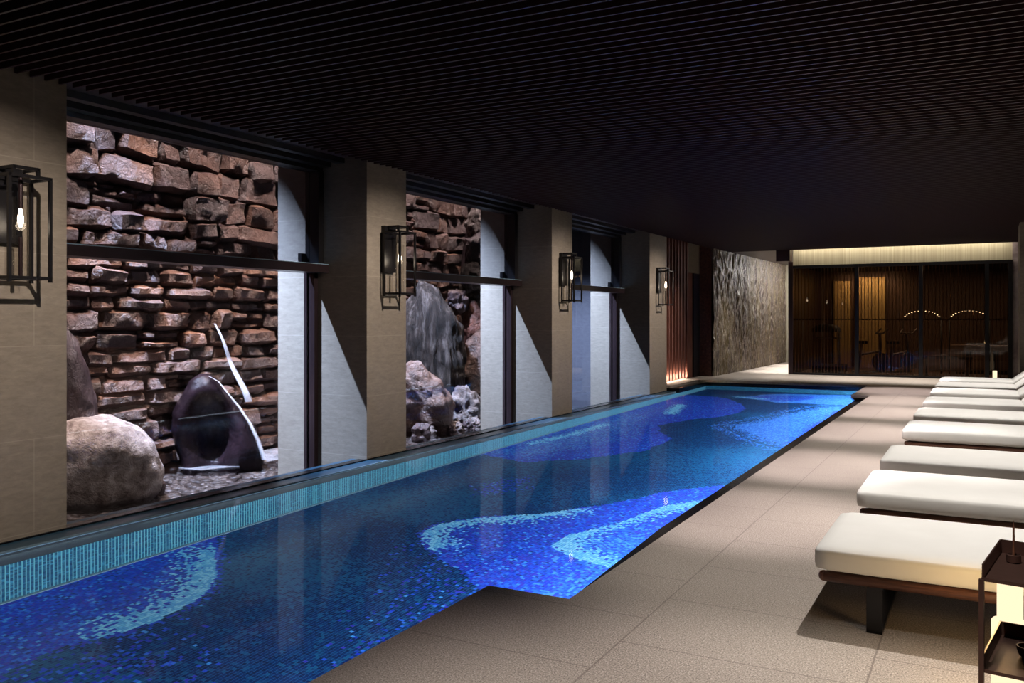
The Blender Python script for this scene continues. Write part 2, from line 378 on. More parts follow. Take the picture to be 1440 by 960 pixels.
lay(pC, roy, outer=.04); lay([(-6.1,9.8),(-5.0,10.2),(-4.6,12),(-4.8,14),(-5.6,15.5),(-6.1,15)], lb, dens=.6, fade=.5)
lay(pD, lb, outer=.25, fade=.35); lay(pE, lb, outer=.03); lay([(-4.7,19.2),(-4.3,19.9),(-3.2,20.3),(-3.3,19.0),(-4.0,18.7)], roy, dens=.8, fade=.1)
lay([(-1.9,12.6),(-2.5,12.9),(-2.45,17.5),(-1.9,18)], roy, outer=.15)
lay([(-5.0,8.6),(-4.7,9.0),(-4.5,8.4),(-4.7,8.0)], roy, dens=.4, outer=.2)
# scattered pale highlights, dense along one rim and thinning out
def rim(line, width, dens, pal=cy, power=1.2, clip=None):
    P = np.array(line); d = np.full(N, 1e9)
    for a, b in zip(P, P[1:]):
        e = b-a; t = np.clip(((px-a[0])*e[0]+(py-a[1])*e[1])/(e@e), 0, 1)
        d = np.minimum(d, np.hypot(px-a[0]-e[0]*t, py-a[1]-e[1]*t))
    p = dens*np.clip(1-d/width, 0, 1)**power
    if clip is not None: p = np.where(spoly(clip) < 0, p, 0)
    k = rng.random(N) < p; colr[k] = pal[k]
rim([(-5.6,5.15),(-5.16,4.74),(-4.97,4.45),(-4.9,4.1),(-4.9,3.8)], .36, 1.15, clip=pA)
rim([(-3.6,7.9),(-3.9,7.45),(-4.25,7.15),(-4.42,6.8),(-4.38,6.55),(-4.15,6.3)], .3, 1.0, clip=pB)
rim([(-2.6,8.7),(-2.95,8.1),(-3.18,7.3),(-3.24,6.85),(-3.0,6.65),(-2.7,6.5)], .28, 1.2, clip=[(-1.9,9.2),(-2.58,8.98),(-2.86,8.43),(-3.01,7.66),(-3.26,7.08),(-3.28,6.7),(-2.92,6.5),(-1.9,6.3)])
rim([(-5.12,15.6),(-5.3,16.5),(-5.4,17.1)], .2, 1.2); rim([(-5.75,11.2),(-5.6,12.4),(-5.6,13.6)], .16, .9); rim([(-4.75,19.3),(-4.2,19.1)], .2, .9)
xs = x0+np.arange(nx+1)*T; ys = y0+np.arange(ny+1)*T
VX, VY_ = np.meshgrid(xs, ys); vv = np.column_stack([VX.ravel(), VY_.ravel(), np.full(VX.size, -1.28)])
i0 = (np.arange(ny)[:,None]*(nx+1)+np.arange(nx)[None,:]).ravel()
fq = np.column_stack([i0, i0+1, i0+nx+2, i0+nx+1])
me = bpy.data.meshes.new('mosaic_floor'); me.vertices.add(len(vv)); me.vertices.foreach_set('co', vv.ravel())
me.loops.add(fq.size); me.loops.foreach_set('vertex_index', fq.ravel().astype(np.int32))
me.polygons.add(len(fq)); me.polygons.foreach_set('loop_start', (np.arange(len(fq))*4).astype(np.int32))
me.update(calc_edges=True)
at = me.color_attributes.new('tile', 'FLOAT_COLOR', 'CORNER')
at.data.foreach_set('color', np.repeat(np.column_stack([colr, np.ones(N)]), 4, axis=0).ravel().astype(np.float32))
me.materials.append(M['mosaic']); o = bpy.data.objects.new('mosaic_floor', me); COL.objects.link(o); o.parent = basin; o.location = -bi

# water surface
bm = bmesh.new(); quad(bm, (-5.98,-1.5,WZ),(-1.9,-1.5,WZ),(-1.9,20.9,WZ),(-5.98,20.9,WZ))
tag(obj('pool_water', bm, M['water']), 'still clear blue water filling the long indoor swimming pool', 'water', kind='stuff')

# ------------------------------------------------------------------ ceiling
ce = empty('ceiling', (0, 0, CZ), kind='structure')
def cpart(n, bm, mat): o = obj(n, bm, mat, ce); o.location = (0, 0, -CZ); return o
cpart('ceiling_deck', bx(-6.96,2.4,-1.5,23.6,3.37,3.45), M['slatback'])
bm = bmesh.new(); y = -1.4; k = 0
while y < 23.55:
    box(bm, XL+.012, 2.3, y, y+.018, CZ, CZ+.075); y += .114
cpart('slats', bm, M['slat'])
cpart('soffit', bx(-6.96,XL+.005,-1.5,18.57,3.34,3.37), M['fascia'])
cpart('end_beam', bx(-4.5,2.3,23.55,23.6,CZ-.0,3.6), M['fascia'])
cpart('cove_top', bx(-4.6,2.3,23.6,24.1,3.58,3.62), M['slatback'])
cpart('corridor_ceiling', bx(-6.75,-4.5,23.6,30.6,3.27,3.4), M['fascia'])
tag(obj('trim_1', bx(-4.85,-4.5,23.55,23.9,2.98,3.37), M['fascia']), kind='structure')

# ------------------------------------------------------------------ left side: pillars, windows
for i, (a, b) in enumerate(PIL):
    bm = bx(-7.52, XL, a, b, -1.0, 3.42)
    o = obj('stone_pillar', bm, M['lime'], bevel=.006)
    tag(o, kind='structure')
tag(obj('wall_left', bx(-7.2,XL,-1.5,3.3,-.6,3.42), M['lime']), kind='structure')
tag(obj('wall_exterior', bx(-7.56,-6.97,-1.5,19.5,3.43,4.2), M['greyclad']), kind='structure')
BAYS = [(4.26,7.95),(8.715,12.77),(13.56,17.46)]
for i, (a, b) in enumerate(BAYS):
    w = empty('window_%d' % (i+1), (XG, a, 0), kind='structure')
    def wp(n, bm, mat, **k):
        o = obj(n, bm, mat, w, **k); o.location = (-XG, -a, 0); return o
    bm = bmesh.new(); box(bm, -7.02,-6.82,a,b,3.205,3.40); box(bm, -6.82,-6.70,a,b,3.25,3.37); box(bm, -6.60,-6.5,a,b,3.28,3.34)
    wp('window_head', bm, M['black'], bevel=.004)
    wp('transom_rail', bx(-7.0,-6.73,a,b,2.02,2.115), M['bronze'], bevel=.004)  # rail depth extended inward to block light leaking through the upper pane
    bm = bmesh.new(); box(bm, -6.995,-6.735,a,b,2.115,2.123); wp('rail_cap', bm, M['lip'])
    for s in (0, 1):
        yy = (a, a+.06) if s == 0 else (b-.06, b)
        bm = bmesh.new(); box(bm, -7.06,-7.015,*yy,-.5,2.035); box(bm, -7.015,-6.95,yy[0]+(.02 if s else 0),yy[1]-(0 if s else .02),-.5,2.035); box(bm, -6.95,-6.90,*yy,-.5,2.035)
        wp('jamb', bm, M['bronze'], bevel=.003)
        yy = (a, a+.09) if s == 0 else (b-.09, b)
        wp('upper_jamb', bx(-7.01,-6.81,*yy,2.02,3.21), M['black'], bevel=.003)
    wp('latch', bx(-7.05,-7.0,b-.17,b-.08,2.14,2.25), M['black'], bevel=.004)
    wp('lower_pane', bx(XG-.006,XG+.006,a+.06,b-.06,-.5,2.035), M['glass'])
    wp('upper_pane', bx(XG-.006,XG+.006,a+.09,b-.09,2.145,3.205), M['tint'])
    wp('sill', bx(-7.1,-6.3,a,b,-.6,-.42), M['darkstone'])
    wp('curb', bx(-6.3,-6.17,a,b,-.6,-.112), M['coping'], bevel=.006)
tag(obj('baseboard_left', bx(XL-.01,XL+.012,3.32,18.57,-.14,-.105), M['coping']), kind='structure')

# ------------------------------------------------------------------ wall lanterns
def sconce(label):
    s = empty('wall_lantern', (XL, 0, 2.15), label=label, cat='wall lamp', group=None)
    sp = lambda n, bm, mat, par=None, **k: obj(n, bm, mat, par or s, **k)
    sp('back_plate', bx(0,.05,-.13,.09,-.12,.42), M['black'], bevel=.004)
    t = .011
    bm = bmesh.new()
    X0, X1, Y0, Y1, Z0, Z1 = .06, .28, -.15, .15, -.37, .34
    for x in (X0, X1):
        for y in (Y0, Y1): box(bm, x-t, x+t, y-t, y+t, Z0-.03, Z1)
    for z in (Z0, Z1):
        for x in (X0, X1): box(bm, x-t, x+t, Y0-t, Y1+t, z-t, z+t)
        for y in (Y0, Y1): box(bm, X0-t, X1+t, y-t, y+t, z-t, z+t)
    sp('cage', bm, M['black'])
    bm = bmesh.new()
    for z in (Z1+.07,):
        for x in (.03, .2): box(bm, x-t, x+t, -.07, .11, z-t, z+t)
        for y in (-.07, .11): box(bm, .03-t, .2+t, y-t, y+t, z-t, z+t)
    for y in (-.07, .11): box(bm, .2-t, .2+t, y-t, y+t, Z1, Z1+.07)
    sp('top_frame', bm, M['black'])
    bm = bmesh.new(); tube(bm, (.17,0,-.36), (.17,0,.2), .05, n=24, cap=False); sp('glass_tube', bm, M['tube'], smooth=True)
    bm = bmesh.new(); tube(bm, (.17,0,.12), (.17,0,.34), .016); hold = sp('lamp_holder', bm, M['bronze'], smooth='auto')
    bm = bmesh.new(); tube(bm, (.17,0,-.37), (.17,0,-.08), .014); sp('lower_rod', bm, M['bronze'], smooth='auto')
    bm = bmesh.new(); lathe(bm, [(.004,-.065),(.014,-.05),(.02,-.02),(.02,.01),(.014,.04),(.008,.08),(.008,.10)], 16, (.17,0,.05)); sp('bulb', bm, M['bulb'], hold, smooth=True)
    return s
SL = ['black cage wall lantern on the pillar nearest the camera', 'black cage wall lantern on the pillar between the fountain and the rock pile',
      'black cage wall lantern on the third pillar, past the rock pile', 'small far black wall lantern beside the red timber slats']
s0 = None
SY = [3.79, 8.35, 13.17, 18.0]
for y, l in zip(SY, SL):
    s = sconce(l) if s0 is None else copy_tree(s0)
    s0 = s0 or s; s.location = (XL, y, 2.15); s['label'] = l; s['group'] = 'lanterns on the stone pillars'

# ------------------------------------------------------------------ red slat wall, door, corridor wall
tw = empty('wall_timber', (-6.5, 18.6, 0), kind='structure')
def tp(n, bm, mat): o = obj(n, bm, mat, tw); o.location = (6.5, -18.6, 0); return o
tp('backing', bx(-6.75,-6.56,18.57,21.1,0,3.4), M['redwood'])
bm = bmesh.new()
for k in range(9):
    y = 18.98+k*.235; box(bm, -6.56,-6.42,y,y+.075,.03,3.4)
tp('slats', bm, M['redwood'])
tp('light_slot', bx(-6.55,-6.53,19.0,20.9,.015,.035), M['warmled'])
dr = empty('door_1', (-6.5, 21.1, 0), kind='structure')
def dp(n, bm, mat): o = obj(n, bm, mat, dr); o.location = (6.5, -21.1, 0); return o
dp('door_leaf', bx(-6.75,-6.5,21.1,21.55,0,2.62), M['redwood']); dp('door_frame', bx(-6.62,-6.46,21.55,22.05,0,2.62), M['black'])
dp('over_panel', bx(-6.7,-6.46,21.1,22.05,2.62,3.35), M['lime'])
wc = empty('wall_corridor', (-6.15, 22.1, 0), kind='structure')
def wcp(n, bm, mat): o = obj(n, bm, mat, wc); o.location = (6.15, -22.1, 0); return o
wcp('end_face', bx(-6.75,-6.16,22.05,22.3,0,3.4), M['redgranite'])
# chiselled face: displaced grid, 22.1 .. 30.5
bm = bmesh.new(); ny_, nz_ = 210, 66; g = []
for i in range(ny_+1):
    r = []
    for j in range(nz_+1):
        y = 22.06+i/ny_*8.4; z = j/nz_*3.35
        d = noise.noise(Vector((y*7, z*1.6, 3)))*.05+noise.noise(Vector((y*16, z*5, 9)))*.035
        r.append(bm.verts.new((-6.10+(y-22.06)*.02+d, y, z)))
    g.append(r)
for i in range(ny_):
    for j in range(nz_): bm.faces.new((g[i][j], g[i+1][j], g[i+1][j+1], g[i][j+1]))
wcp('chiselled_face', bm, M['chisel'])
wcp('core', bx(-6.6,-6.2,22.3,30.5,0,3.4), M['redgranite'])
tag(obj('wall_back', bx(-6.75,2.4,30.4,30.6,0,3.4), M['flute']), kind='structure')

# ------------------------------------------------------------------ glass partition and gym
YG = 24.0
gw = empty('glass_partition', (-1.9, YG, 0), kind='structure')
def gp(n, bm, mat, **k): o = obj(n, bm, mat, gw, **k); o.location = (1.9, -YG, 0); return o
gp('top_frame', bx(-4.56,.56,YG-.05,YG+.05,2.80,2.88), M['black']); gp('bottom_frame', bx(-4.56,.56,YG-.05,YG+.05,0,.05), M['black'])
for x in (-4.541,-2.91,-1.417,.03,.52): gp('mullion', bx(x-.045,x+.045,YG-.06,YG+.05,0,2.88), M['bronze' if x < -4.5 else 'black'])
xs_ = (-4.541,-2.91,-1.417,.03,.52)
for p, q in zip(xs_, xs_[1:]): gp('pane', bx(p+.045,q-.045,YG-.006,YG+.006,.05,2.8), M['smoke'])
bm = bmesh.new(); x = -4.45
while x < .48: box(bm, x-.009, x+.009, YG+.03, YG+.05, .05, 2.8); x += .082
gp('rod_screen', bm, M['rod'])
gp('handrail', bx(-4.5,.5,YG+.06,YG+.09,1.44,1.47), M['black'])
tag(obj('wall_fluted', bx(-4.5,.72,YG,YG+.15,2.88,3.6), M['flute']), kind='structure')
tag(obj('wall_partition', bx(-4.62,-4.50,YG-.02,30.4,0,2.98), M['fascia']), kind='structure')
tag(obj('wall_marble', bx(.56,2.3,YG-.02,YG+.15,0,3.6), M['marble']), kind='structure')
tag(obj('gym_wall', bx(-4.5,2.4,28.4,28.5,0,3.4), M['gymwall']), kind='structure')
tag(obj('gym_ceiling', bx(-4.5,2.4,YG+.15,28.5,2.9,2.98), M['slatback']), kind='structure')
tag(obj('wall_panel', bx(-3.45,-2.62,28.3,28.4,0,2.72), M['litpanel']), kind='structure')
o = obj('wall_panel', bx(-4.1,-3.62,28.3,28.4,0,2.62), M['litpanel']); tag(o, kind='structure')

def gym(name, loc, rz, label, cat, parts):
    g = empty(name, loc, rz, label, cat)
    for n, fn, mat in parts:
        bm = bmesh.new(); fn(bm); obj(n, bm, mat, g, smooth='auto')
    return g
gym('treadmill', (-3.75,25.3,0), 0, 'gym treadmill with domed console behind the glass, nearest the stone corridor', 'treadmill', [
    ('running_deck', lambda b: box(b,-.35,.35,-.8,.8,0,.2), M['gymblack']),
    ('post', lambda b: tube(b,(-.3,-.6,.2),(-.3,-.7,1.15),.04), M['gymmetal']), ('post', lambda b: tube(b,(.3,-.6,.2),(.3,-.7,1.15),.04), M['gymmetal']),
    ('console', lambda b: lathe(b,[(.36,0),(.36,.08),(.3,.16),(.18,.2),(.01,.21)],24,(0,-.7,1.12)), M['gymblack']),
    ('handle', lambda b: tube(b,(-.35,-.45,.95),(.35,-.45,.95),.02), M['gymmetal'])])
def bike(loc, rz, label):
    return gym('exercise_bike', loc, rz, label, 'exercise bike', [
        ('frame', lambda b: (tube(b,(-.45,0,.06),(.45,0,.06),.035), tube(b,(-.3,0,.06),(-.2,0,.8),.035), tube(b,(.35,0,.06),(.28,0,1.05),.035), tube(b,(-.25,0,.5),(.3,0,.6),.03)), M['gymmetal']),
        ('flywheel', lambda b: tube(b,(.32,-.03,.32),(.32,.03,.32),.24,n=28), M['gymmetal']),
        ('saddle', lambda b: box(b,-.34,-.08,-.09,.09,.8,.88), M['gymblack']),
        ('handlebar', lambda b: (tube(b,(.28,-.22,1.08),(.28,.22,1.08),.022), tube(b,(.28,-.22,1.08),(.42,-.22,1.2),.022), tube(b,(.28,.22,1.08),(.42,.22,1.2),.022)), M['gymmetal'])])
bike((-2.75,25.2,0), .5, 'exercise bike standing in front of the lit ochre panel')
bike((-2.05,25.5,0), .9, 'exercise bike standing between the ochre panel and the next mullion')
gym('weight_bench', (-.9,25.4,0), .1, 'dark low weight bench behind the middle glass panels', 'bench', [
    ('pad', lambda b: box(b,-.6,.6,-.17,.17,.42,.5), M['gymblack']),
    ('frame', lambda b: (box(b,-.5,-.44,-.2,.2,0,.42), box(b,.44,.5,-.2,.2,0,.42), box(b,-.5,.5,-.03,.03,.1,.16)), M['gymmetal'])])
gym('massage_table', (-.1,26.6,0), 0, 'pale padded treatment table behind the glass near the marble wall', 'table', [
    ('pad', lambda b: box(b,-.75,.7,-.3,.3,.62,.76), M['gympad']),
    ('headrest', lambda b: box(b,.7,.95,-.14,.14,.66,.76), M['gympad']),
    ('base', lambda b: (box(b,-.6,.6,-.22,.22,0,.1), box(b,-.4,-.25,-.15,.15,.1,.62), box(b,.25,.4,-.15,.15,.1,.62)), M['gymblack'])])
def arc_light(cx, y, label):
    g = empty('arched_light', (cx,y,1.43), 0, label, 'light')
    bm = bmesh.new(); P = [Vector((.47*math.cos(t),0,.25*math.sin(t))) for t in [PI*i/20 for i in range(21)]]
    for a, b in zip(P, P[1:]): tube(bm, a, b, .018, n=8)
    tube(bm, (-.47,0,0), (-.47,0,-1.43), .02, n=8); tube(bm, (.47,0,0), (.47,0,-1.43), .02, n=8)
    obj('arch_frame', bm, M['gymblack'], g, smooth=True)
    for i in range(13):
        bm = bmesh.new(); t = PI*(i+.5)/13*.8+.1*PI; p = Vector((.46*math.cos(t),-.022,.25*math.sin(t)))
        box(bm, p.x-.016,p.x+.016,p.y-.006,p.y,p.z-.008,p.z+.008)
        obj('light_dot', bm, M['led'], g)
arc_light(-1.52,26.2,'arched row of small lights in the gym spanning the middle mullion')
arc_light(-.38,26.2,'arched row of small lights in the gym above the pale treatment table')

# ------------------------------------------------------------------ right side
tag(obj('wall_right', bx(2.3,2.4,-1.5,24,0,3.4), M['lime']), kind='structure')
tag(obj('wall_rear', bx(-6.3,2.4,-1.6,-1.5,-1.3,3.4), M['fascia']), kind='structure')
o = obj('stone_pillar', bx(.56,2.3,18.75,19.7,0,3.36), M['lime'], bevel=.006); tag(o, kind='structure')

# ------------------------------------------------------------------ garden behind the windows
# dry stone wall
SX = -9.32
def stone(bm, y0, y1, z0, z1, depth, seed, skew):
    n, k = max(4, int((y1-y0)/.055)), max(3, int((z1-z0)/.05)); grid = []
    cy_, cz_ = (y0+y1)/2, (z0+z1)/2; hy, hz = (y1-y0)/2, (z1-z0)/2
    tilt_y, tilt_z = random.uniform(-.14,.14), random.uniform(-.22,.22)
    sk = skew; ph = random.uniform(-.12,.12); cut = [random.uniform(.55,1.0) for _ in range(4)]
    for i in range(n+1):
        r = []
        for j in range(k+1):
            u, v = 2*i/n-1, 2*j/k-1
            # knock the corners off
            q = cut[(0 if u < 0 else 1)+(0 if v < 0 else 2)]
            s = 1.0
            c = abs(u)+abs(v)
            if c > 1+q: s = (1+q)/c
            uu, vv_ = u*s, v*s
            e = max(abs(u), abs(v))
            edge = 1-max(0, (e-.80)/.20)**1.6
            y = cy_+hy*(uu+ph*vv_*hz/hy*1.2); z = cz_+hz*(vv_+sk*uu)
            pn = Vector((seed, y*3.2, z*3.2)); 
            d = depth*(.35+.65*edge)+tilt_y*hy*uu+tilt_z*hz*vv_*.8
            d += noise.noise(pn)*.06+noise.noise(pn*2.6)*.025+noise.noise(pn*7)*.016
            vd = noise.voronoi(pn*1.3)[0]; d += (vd[1]-vd[0])*.035
            y += noise.noise(Vector((seed+9, y*6, z*6)))*.022; z += noise.noise(Vector((seed+19, y*6, z*6)))*.018
            r.append(bm.verts.new((SX+d, y, z)))
        grid.append(r)
    for i in range(n):
        for j in range(k): bm.faces.new((grid[i][j], grid[i+1][j], grid[i+1][j+1], grid[i][j+1]))
    rim_ = [grid[i][0] for i in range(n+1)]+[grid[n][j] for j in range(1,k+1)]+[grid[i][k] for i in range(n-1,-1,-1)]+[grid[0][j] for j in range(k-1,0,-1)]
    back = [bm.verts.new((SX-.12, v.co.y, v.co.z)) for v in rim_]; L = len(rim_)
    for i in range(L): bm.faces.new((rim_[(i+1)%L], rim_[i], back[i], back[(i+1)%L]))
bm = bmesh.new(); z = -.55
while z < 4.95:                                     # small chinking stones set back in the joints
    h = random.uniform(.06,.11); y = 4.6
    while y < 17.0:
        w = random.uniform(.1,.3); stone(bm, y, y+w, z, z+h, random.uniform(.03,.075), random.uniform(0,99), 0); y += w
    z += h
z = -.55; row = 0
while z < 5.0:
    big = z > 2.0
    h = random.uniform(.14,.29) if not big else random.uniform(.22,.40)
    y = 4.6+random.uniform(-.3,0); row += 1
    while y < 17.0:
        w = random.uniform(.28,.80) if not big else random.uniform(.34,.82)
        sk = random.uniform(-.13,.13) if not big else random.uniform(-.22,.22)
        if random.random() < .16 and h > .2:
            hh = h*random.uniform(.4,.6)
            stone(bm, y+.008, y+w-.008, z+.006, z+hh-.006, random.uniform(.06,.2), random.uniform(0,99), sk*.5)
            w2 = w*random.uniform(.4,.65) if w > .45 else w
            stone(bm, y+.008, y+w2-.008, z+hh+.006, z+h-.006, random.uniform(.06,.2), random.uniform(0,99), sk*.5)
            if w2 < w: stone(bm, y+w2+.008, y+w-.008, z+hh+.006, z+h-.006, random.uniform(.05,.16), random.uniform(0,99), 0)
        else:
            stone(bm, y+.0, y+w-.0, z-.004+random.uniform(-.03,.01), z+h+.004+random.uniform(-.01,.03), random.uniform(.12,.22), random.uniform(0,99), sk)
        y += w
    z += h
gwall = empty('wall_garden', (SX, 10, 0), kind='structure')
o = obj('stones', bm, M['stone'], gwall, smooth='auto'); o.location = (-SX, -10, 0)
o = obj('backing', bx(SX-.3,SX-.0,4.0,17.4,-.7,5.2), M['mortar'], gwall); o.location = (-SX, -10, 0)
tag(obj('wall_garden_end', bx(-9.4,-7.55,18.45,18.7,-.8,5.0), M['greyclad']), kind='structure')
tag(obj('wall_garden_near', bx(-9.4,-7.3,2.6,3.0,-.8,5.0), M['greyclad']), kind='structure')
tag(obj('garden_bed', bx(-9.4,-6.9,3.0,18.45,-.62,-.55), M['darkstone']), kind='structure')
# pebbles
bm = bmesh.new()
ico = bmesh.new(); bmesh.ops.create_icosphere(ico, subdivisions=1, radius=1); iv = [v.co.copy() for v in ico.verts]; ifc = [[v.index for v in f.verts] for f in ico.faces]; ico.free()
yy = 4.3
for k in range(4200):
    y = random.uniform(4.4, 13.2); x = random.uniform(-9.1, -7.05)
    if x > -7.62 and any(a-.09 < y < b+.09 for a, b in PIL): continue
    r = random.uniform(.035,.075); sx, sy, sz = r*random.uniform(.8,1.5), r*random.uniform(.8,1.6), r*random.uniform(.3,.5); an = random.uniform(0, PI)
    ca, sa = math.cos(an), math.sin(an); vs = [bm.verts.new((x+ca*p.x*sx-sa*p.y*sy, y+sa*p.x*sx+ca*p.y*sy, -.50+random.uniform(0,.004)+p.z*sz)) for p in iv]
    for f in ifc: bm.faces.new([vs[i] for i in f])
tag(obj('pebble_bed', bm, M['pebble'], smooth=True), 'bed of flat brown pebbles under the shallow garden pond', 'pebbles', kind='stuff')
bm = bmesh.new(); quad(bm, (-9.3,3.0,-.40),(-7.535,3.0,-.40),(-7.535,18.45,-.40),(-9.3,18.45,-.40))
for a, b in BAYS: quad(bm, (-7.535,a,-.40),(-6.96,a,-.40),(-6.96,b,-.40),(-7.535,b,-.40))
tag(obj('pond_water', bm, M['gwater']), 'shallow rippled pond water below the stone wall', 'water', kind='stuff')

# rocks: silhouette in a plane facing the pool, swelling to a full body
def rock(name, C, thick, outline, mat, label, rough=.05, rf=3., facet=0., stri=0., cat='rock', smooth='auto', scoop=0, group=None):
    n = math.hypot(*C); v = Vector((C[0]/n, C[1]/n, 0)); t = Vector((v.y, -v.x, 0))
    P = np.array(outline); cu, cz = P[:,0].mean(), (P[:,1].max()+P[:,1].min())/2
    # angular radius function by ray casting, smoothed by dense sampling
    NA, NL = 72, 36
    def rad(a):
        dx, dz = math.cos(a), math.sin(a); best = .05
        for p, q in zip(P, np.roll(P, -1, 0)):
            ex, ez = q[0]-p[0], q[1]-p[1]; den = dx*ez-dz*ex
            if abs(den) < 1e-9: continue
            s = ((p[0]-cu)*ez-(p[1]-cz)*ex)/den; w = ((p[0]-cu)*dz-(p[1]-cz)*dx)/den
            if s > 0 and -1e-6 <= w <= 1+1e-6: best = max(best, s)
        return best
    R = [rad(2*PI*i/NA) for i in range(NA)]
    bm = bmesh.new(); seed = sum(map(ord, label)) % 97
    rings = []
    for j in range(1, NL):
        la = PI*j/NL; ring = []
        s = math.sin(la)**.62; w = math.cos(la)
        w = math.copysign(abs(w)**.9, w)
        for i in range(NA):
            a = 2*PI*i/NA; r = R[i]*s
            u, z, d = cu+r*math.cos(a), cz+r*math.sin(a), w*thick
            ring.append((u, z, d))
        rings.append(ring)
    def place(u, z, d):
        if scoop and d > 0:
            rr = math.exp(-((u-cu+.02)/.28)**2-((z-cz+.12)/.42)**2); d -= scoop*rr
        b = Vector((u, z, d)); q = b*rf+Vector((seed, 0, 0))
        f = noise.noise(q)*rough*1.6+noise.noise(q*2.3)*rough*.8+noise.noise(q*6)*rough*.3
        if facet:
            c = noise.voronoi(q*.9)[0]; f += (c[1]-c[0])*facet - facet*.3
        if stri: f += (abs(noise.noise(Vector((u*9+seed, z*1.1, d*9))))*2-.5)*stri
        dr = Vector((u-cu, z-cz, d*1.2)); dr.normalize()
        b += dr*f
        p = Vector((C[0], C[1], 0))+t*b.x-v*b.z; p.z = b.y; return p
    V = [[bm.verts.new(place(*p)) for p in ring] for ring in rings]
    f0 = bm.verts.new(place(cu, cz, thick)); f1 = bm.verts.new(place(cu, cz, -thick))
    for A, B in zip(V, V[1:]):
        for i in range(NA): bm.faces.new((A[i], A[(i+1)%NA], B[(i+1)%NA], B[i]))
    for i in range(NA):
        bm.faces.new((f0, V[0][(i+1)%NA], V[0][i])); bm.faces.new((f1, V[-1][i], V[-1][(i+1)%NA]))
    o = obj(name, bm, mat, smooth=smooth); tag(o, label, cat, group); return o

rock('granite_boulder', (-8.3,6.19), .55, [(-0.61,0.36),(-0.39,0.41),(-0.23,0.44),(0.03,0.44),(0.19,0.4),(0.35,0.28),(0.46,0.16),(0.52,0.01),(0.58,-0.13),(0.55,-0.36),(0.38,-0.5),(-0.1,-0.55),(-0.39,-0.55),(-0.67,-0.5),(-0.7,0)], M['granite'], 'rounded pale granite boulder in the pond beside the nearest pillar', .03, 3, smooth=True, cat='boulder')
rock('fountain_rock', (-8.75,8.08), .36, [(-0.5,0.29),(-0.45,0.42),(-0.34,0.58),(-0.28,0.69),(-0.15,0.77),(-0.05,0.76),(0.04,0.7),(0.17,0.54),(0.31,0.36),(0.44,0.15),(0.54,-0.07),(0.63,-0.3),(0.55,-0.52),(0.04,-0.55),(-0.34,-0.55),(-0.44,-0.21),(-0.5,0.05)], M['wetrock'], 'shiny wet black hollow rock standing under the water spout', .025, 2.5, smooth=True, scoop=.5, cat='rock')
rock('upright_rock', (-8.75,6.17), .28, [(-0.34,1.32),(-0.24,1.51),(-0.14,1.47),(-0.08,1.33),(-0.0,1.25),(0.03,1.1),(0.11,0.86),(0.17,0.58),(0.2,0.41),(0.24,-0.53),(-0.07,-0.55),(-0.41,-0.55),(-0.4,0.94)], M['darkrock'], 'tall dark purple upright rock behind the granite boulder', .03, 3, stri=.02)
rock('pond_stone', (-8.1,6.68), .05, [(-.08,-.33),(-.03,-.29),(.05,-.3),(.09,-.36),(.07,-.5),(-.06,-.5)], M['darkrock'], 'small dark stone poking out of the pond beside the granite boulder', .012, 9, cat='stone')
rock('standing_rock', (-8.75,13.08), .42, [(-0.63,1.58),(-0.44,1.8),(-0.3,1.9),(-0.2,2.16),(-0.1,2.14),(0.04,2.07),(0.17,1.99),(0.3,1.8),(0.45,1.52),(0.55,1.31),(0.6,1.14),(0.61,0.69),(0.6,0.24),(0.57,-0.5),(-0.06,-0.58),(-0.67,-0.55),(-0.72,0.82)], M['striated'], 'huge upright grey rock with vertical grooves, tallest of the rock pile', .04, 2, stri=.07)
rock('brown_boulder', (-8.3,12.3), .4, [(-0.54,0.56),(-0.35,0.7),(-0.23,0.77),(-0.1,0.75),(0.06,0.61),(0.22,0.47),(0.35,0.28),(0.45,0.08),(0.49,-0.13),(0.43,-0.4),(0.22,-0.54),(-0.24,-0.56),(-0.57,-0.5),(-0.62,0.14)], M['brownrock'], 'rugged rusty brown boulder in front of the tall grooved rock', .07, 2.6, facet=.1, cat='boulder')
rock('pale_rock', (-8.1,13.19), .25, [(-0.26,0.18),(-0.13,0.31),(0.04,0.32),(0.18,0.22),(0.26,0.05),(0.31,-0.24),(0.19,-0.52),(-0.06,-0.55),(-0.21,-0.45),(-0.25,-0.08)], M['palerock'], 'knobbly pale pink rock low in the middle of the rock pile', .05, 5, facet=.06)
rock('ochre_boulder', (-8.3,14.21), .4, [(-0.37,0.36),(-0.35,0.76),(-0.35,1.01),(-0.24,1.16),(-0.09,1.32),(0.12,1.37),(0.33,1.19),(0.43,0.25),(0.37,-0.55),(0.0,-0.57),(-0.24,-0.5),(-0.35,-0.02)], M['brownrock'], 'tall rounded ochre and brown boulder beside the grey fin', .05, 3, facet=.05, cat='boulder')
rock('red_rock', (-8.6,14.4), .4, [(-0.3,1.2),(-0.24,1.56),(-0.12,1.85),(-0.01,1.87),(0.14,1.71),(0.27,1.56),(0.37,1.34),(0.3,1.1),(0.05,.98),(-0.19,1.0)], M['redrock'], 'pointed red brown rock wedged above the ochre boulder', .04, 3, facet=.06)
rock('dark_rock', (-8.7,13.94), .25, [(-0.23,1.85),(-0.16,1.99),(-0.05,2.04),(0.13,2.0),(0.21,1.87),(0.16,1.64),(0.01,1.53),(-0.16,1.64)], M['darkrock'], 'small dark jagged rock between the grooved rock and the red rock', .05, 6, facet=.05)
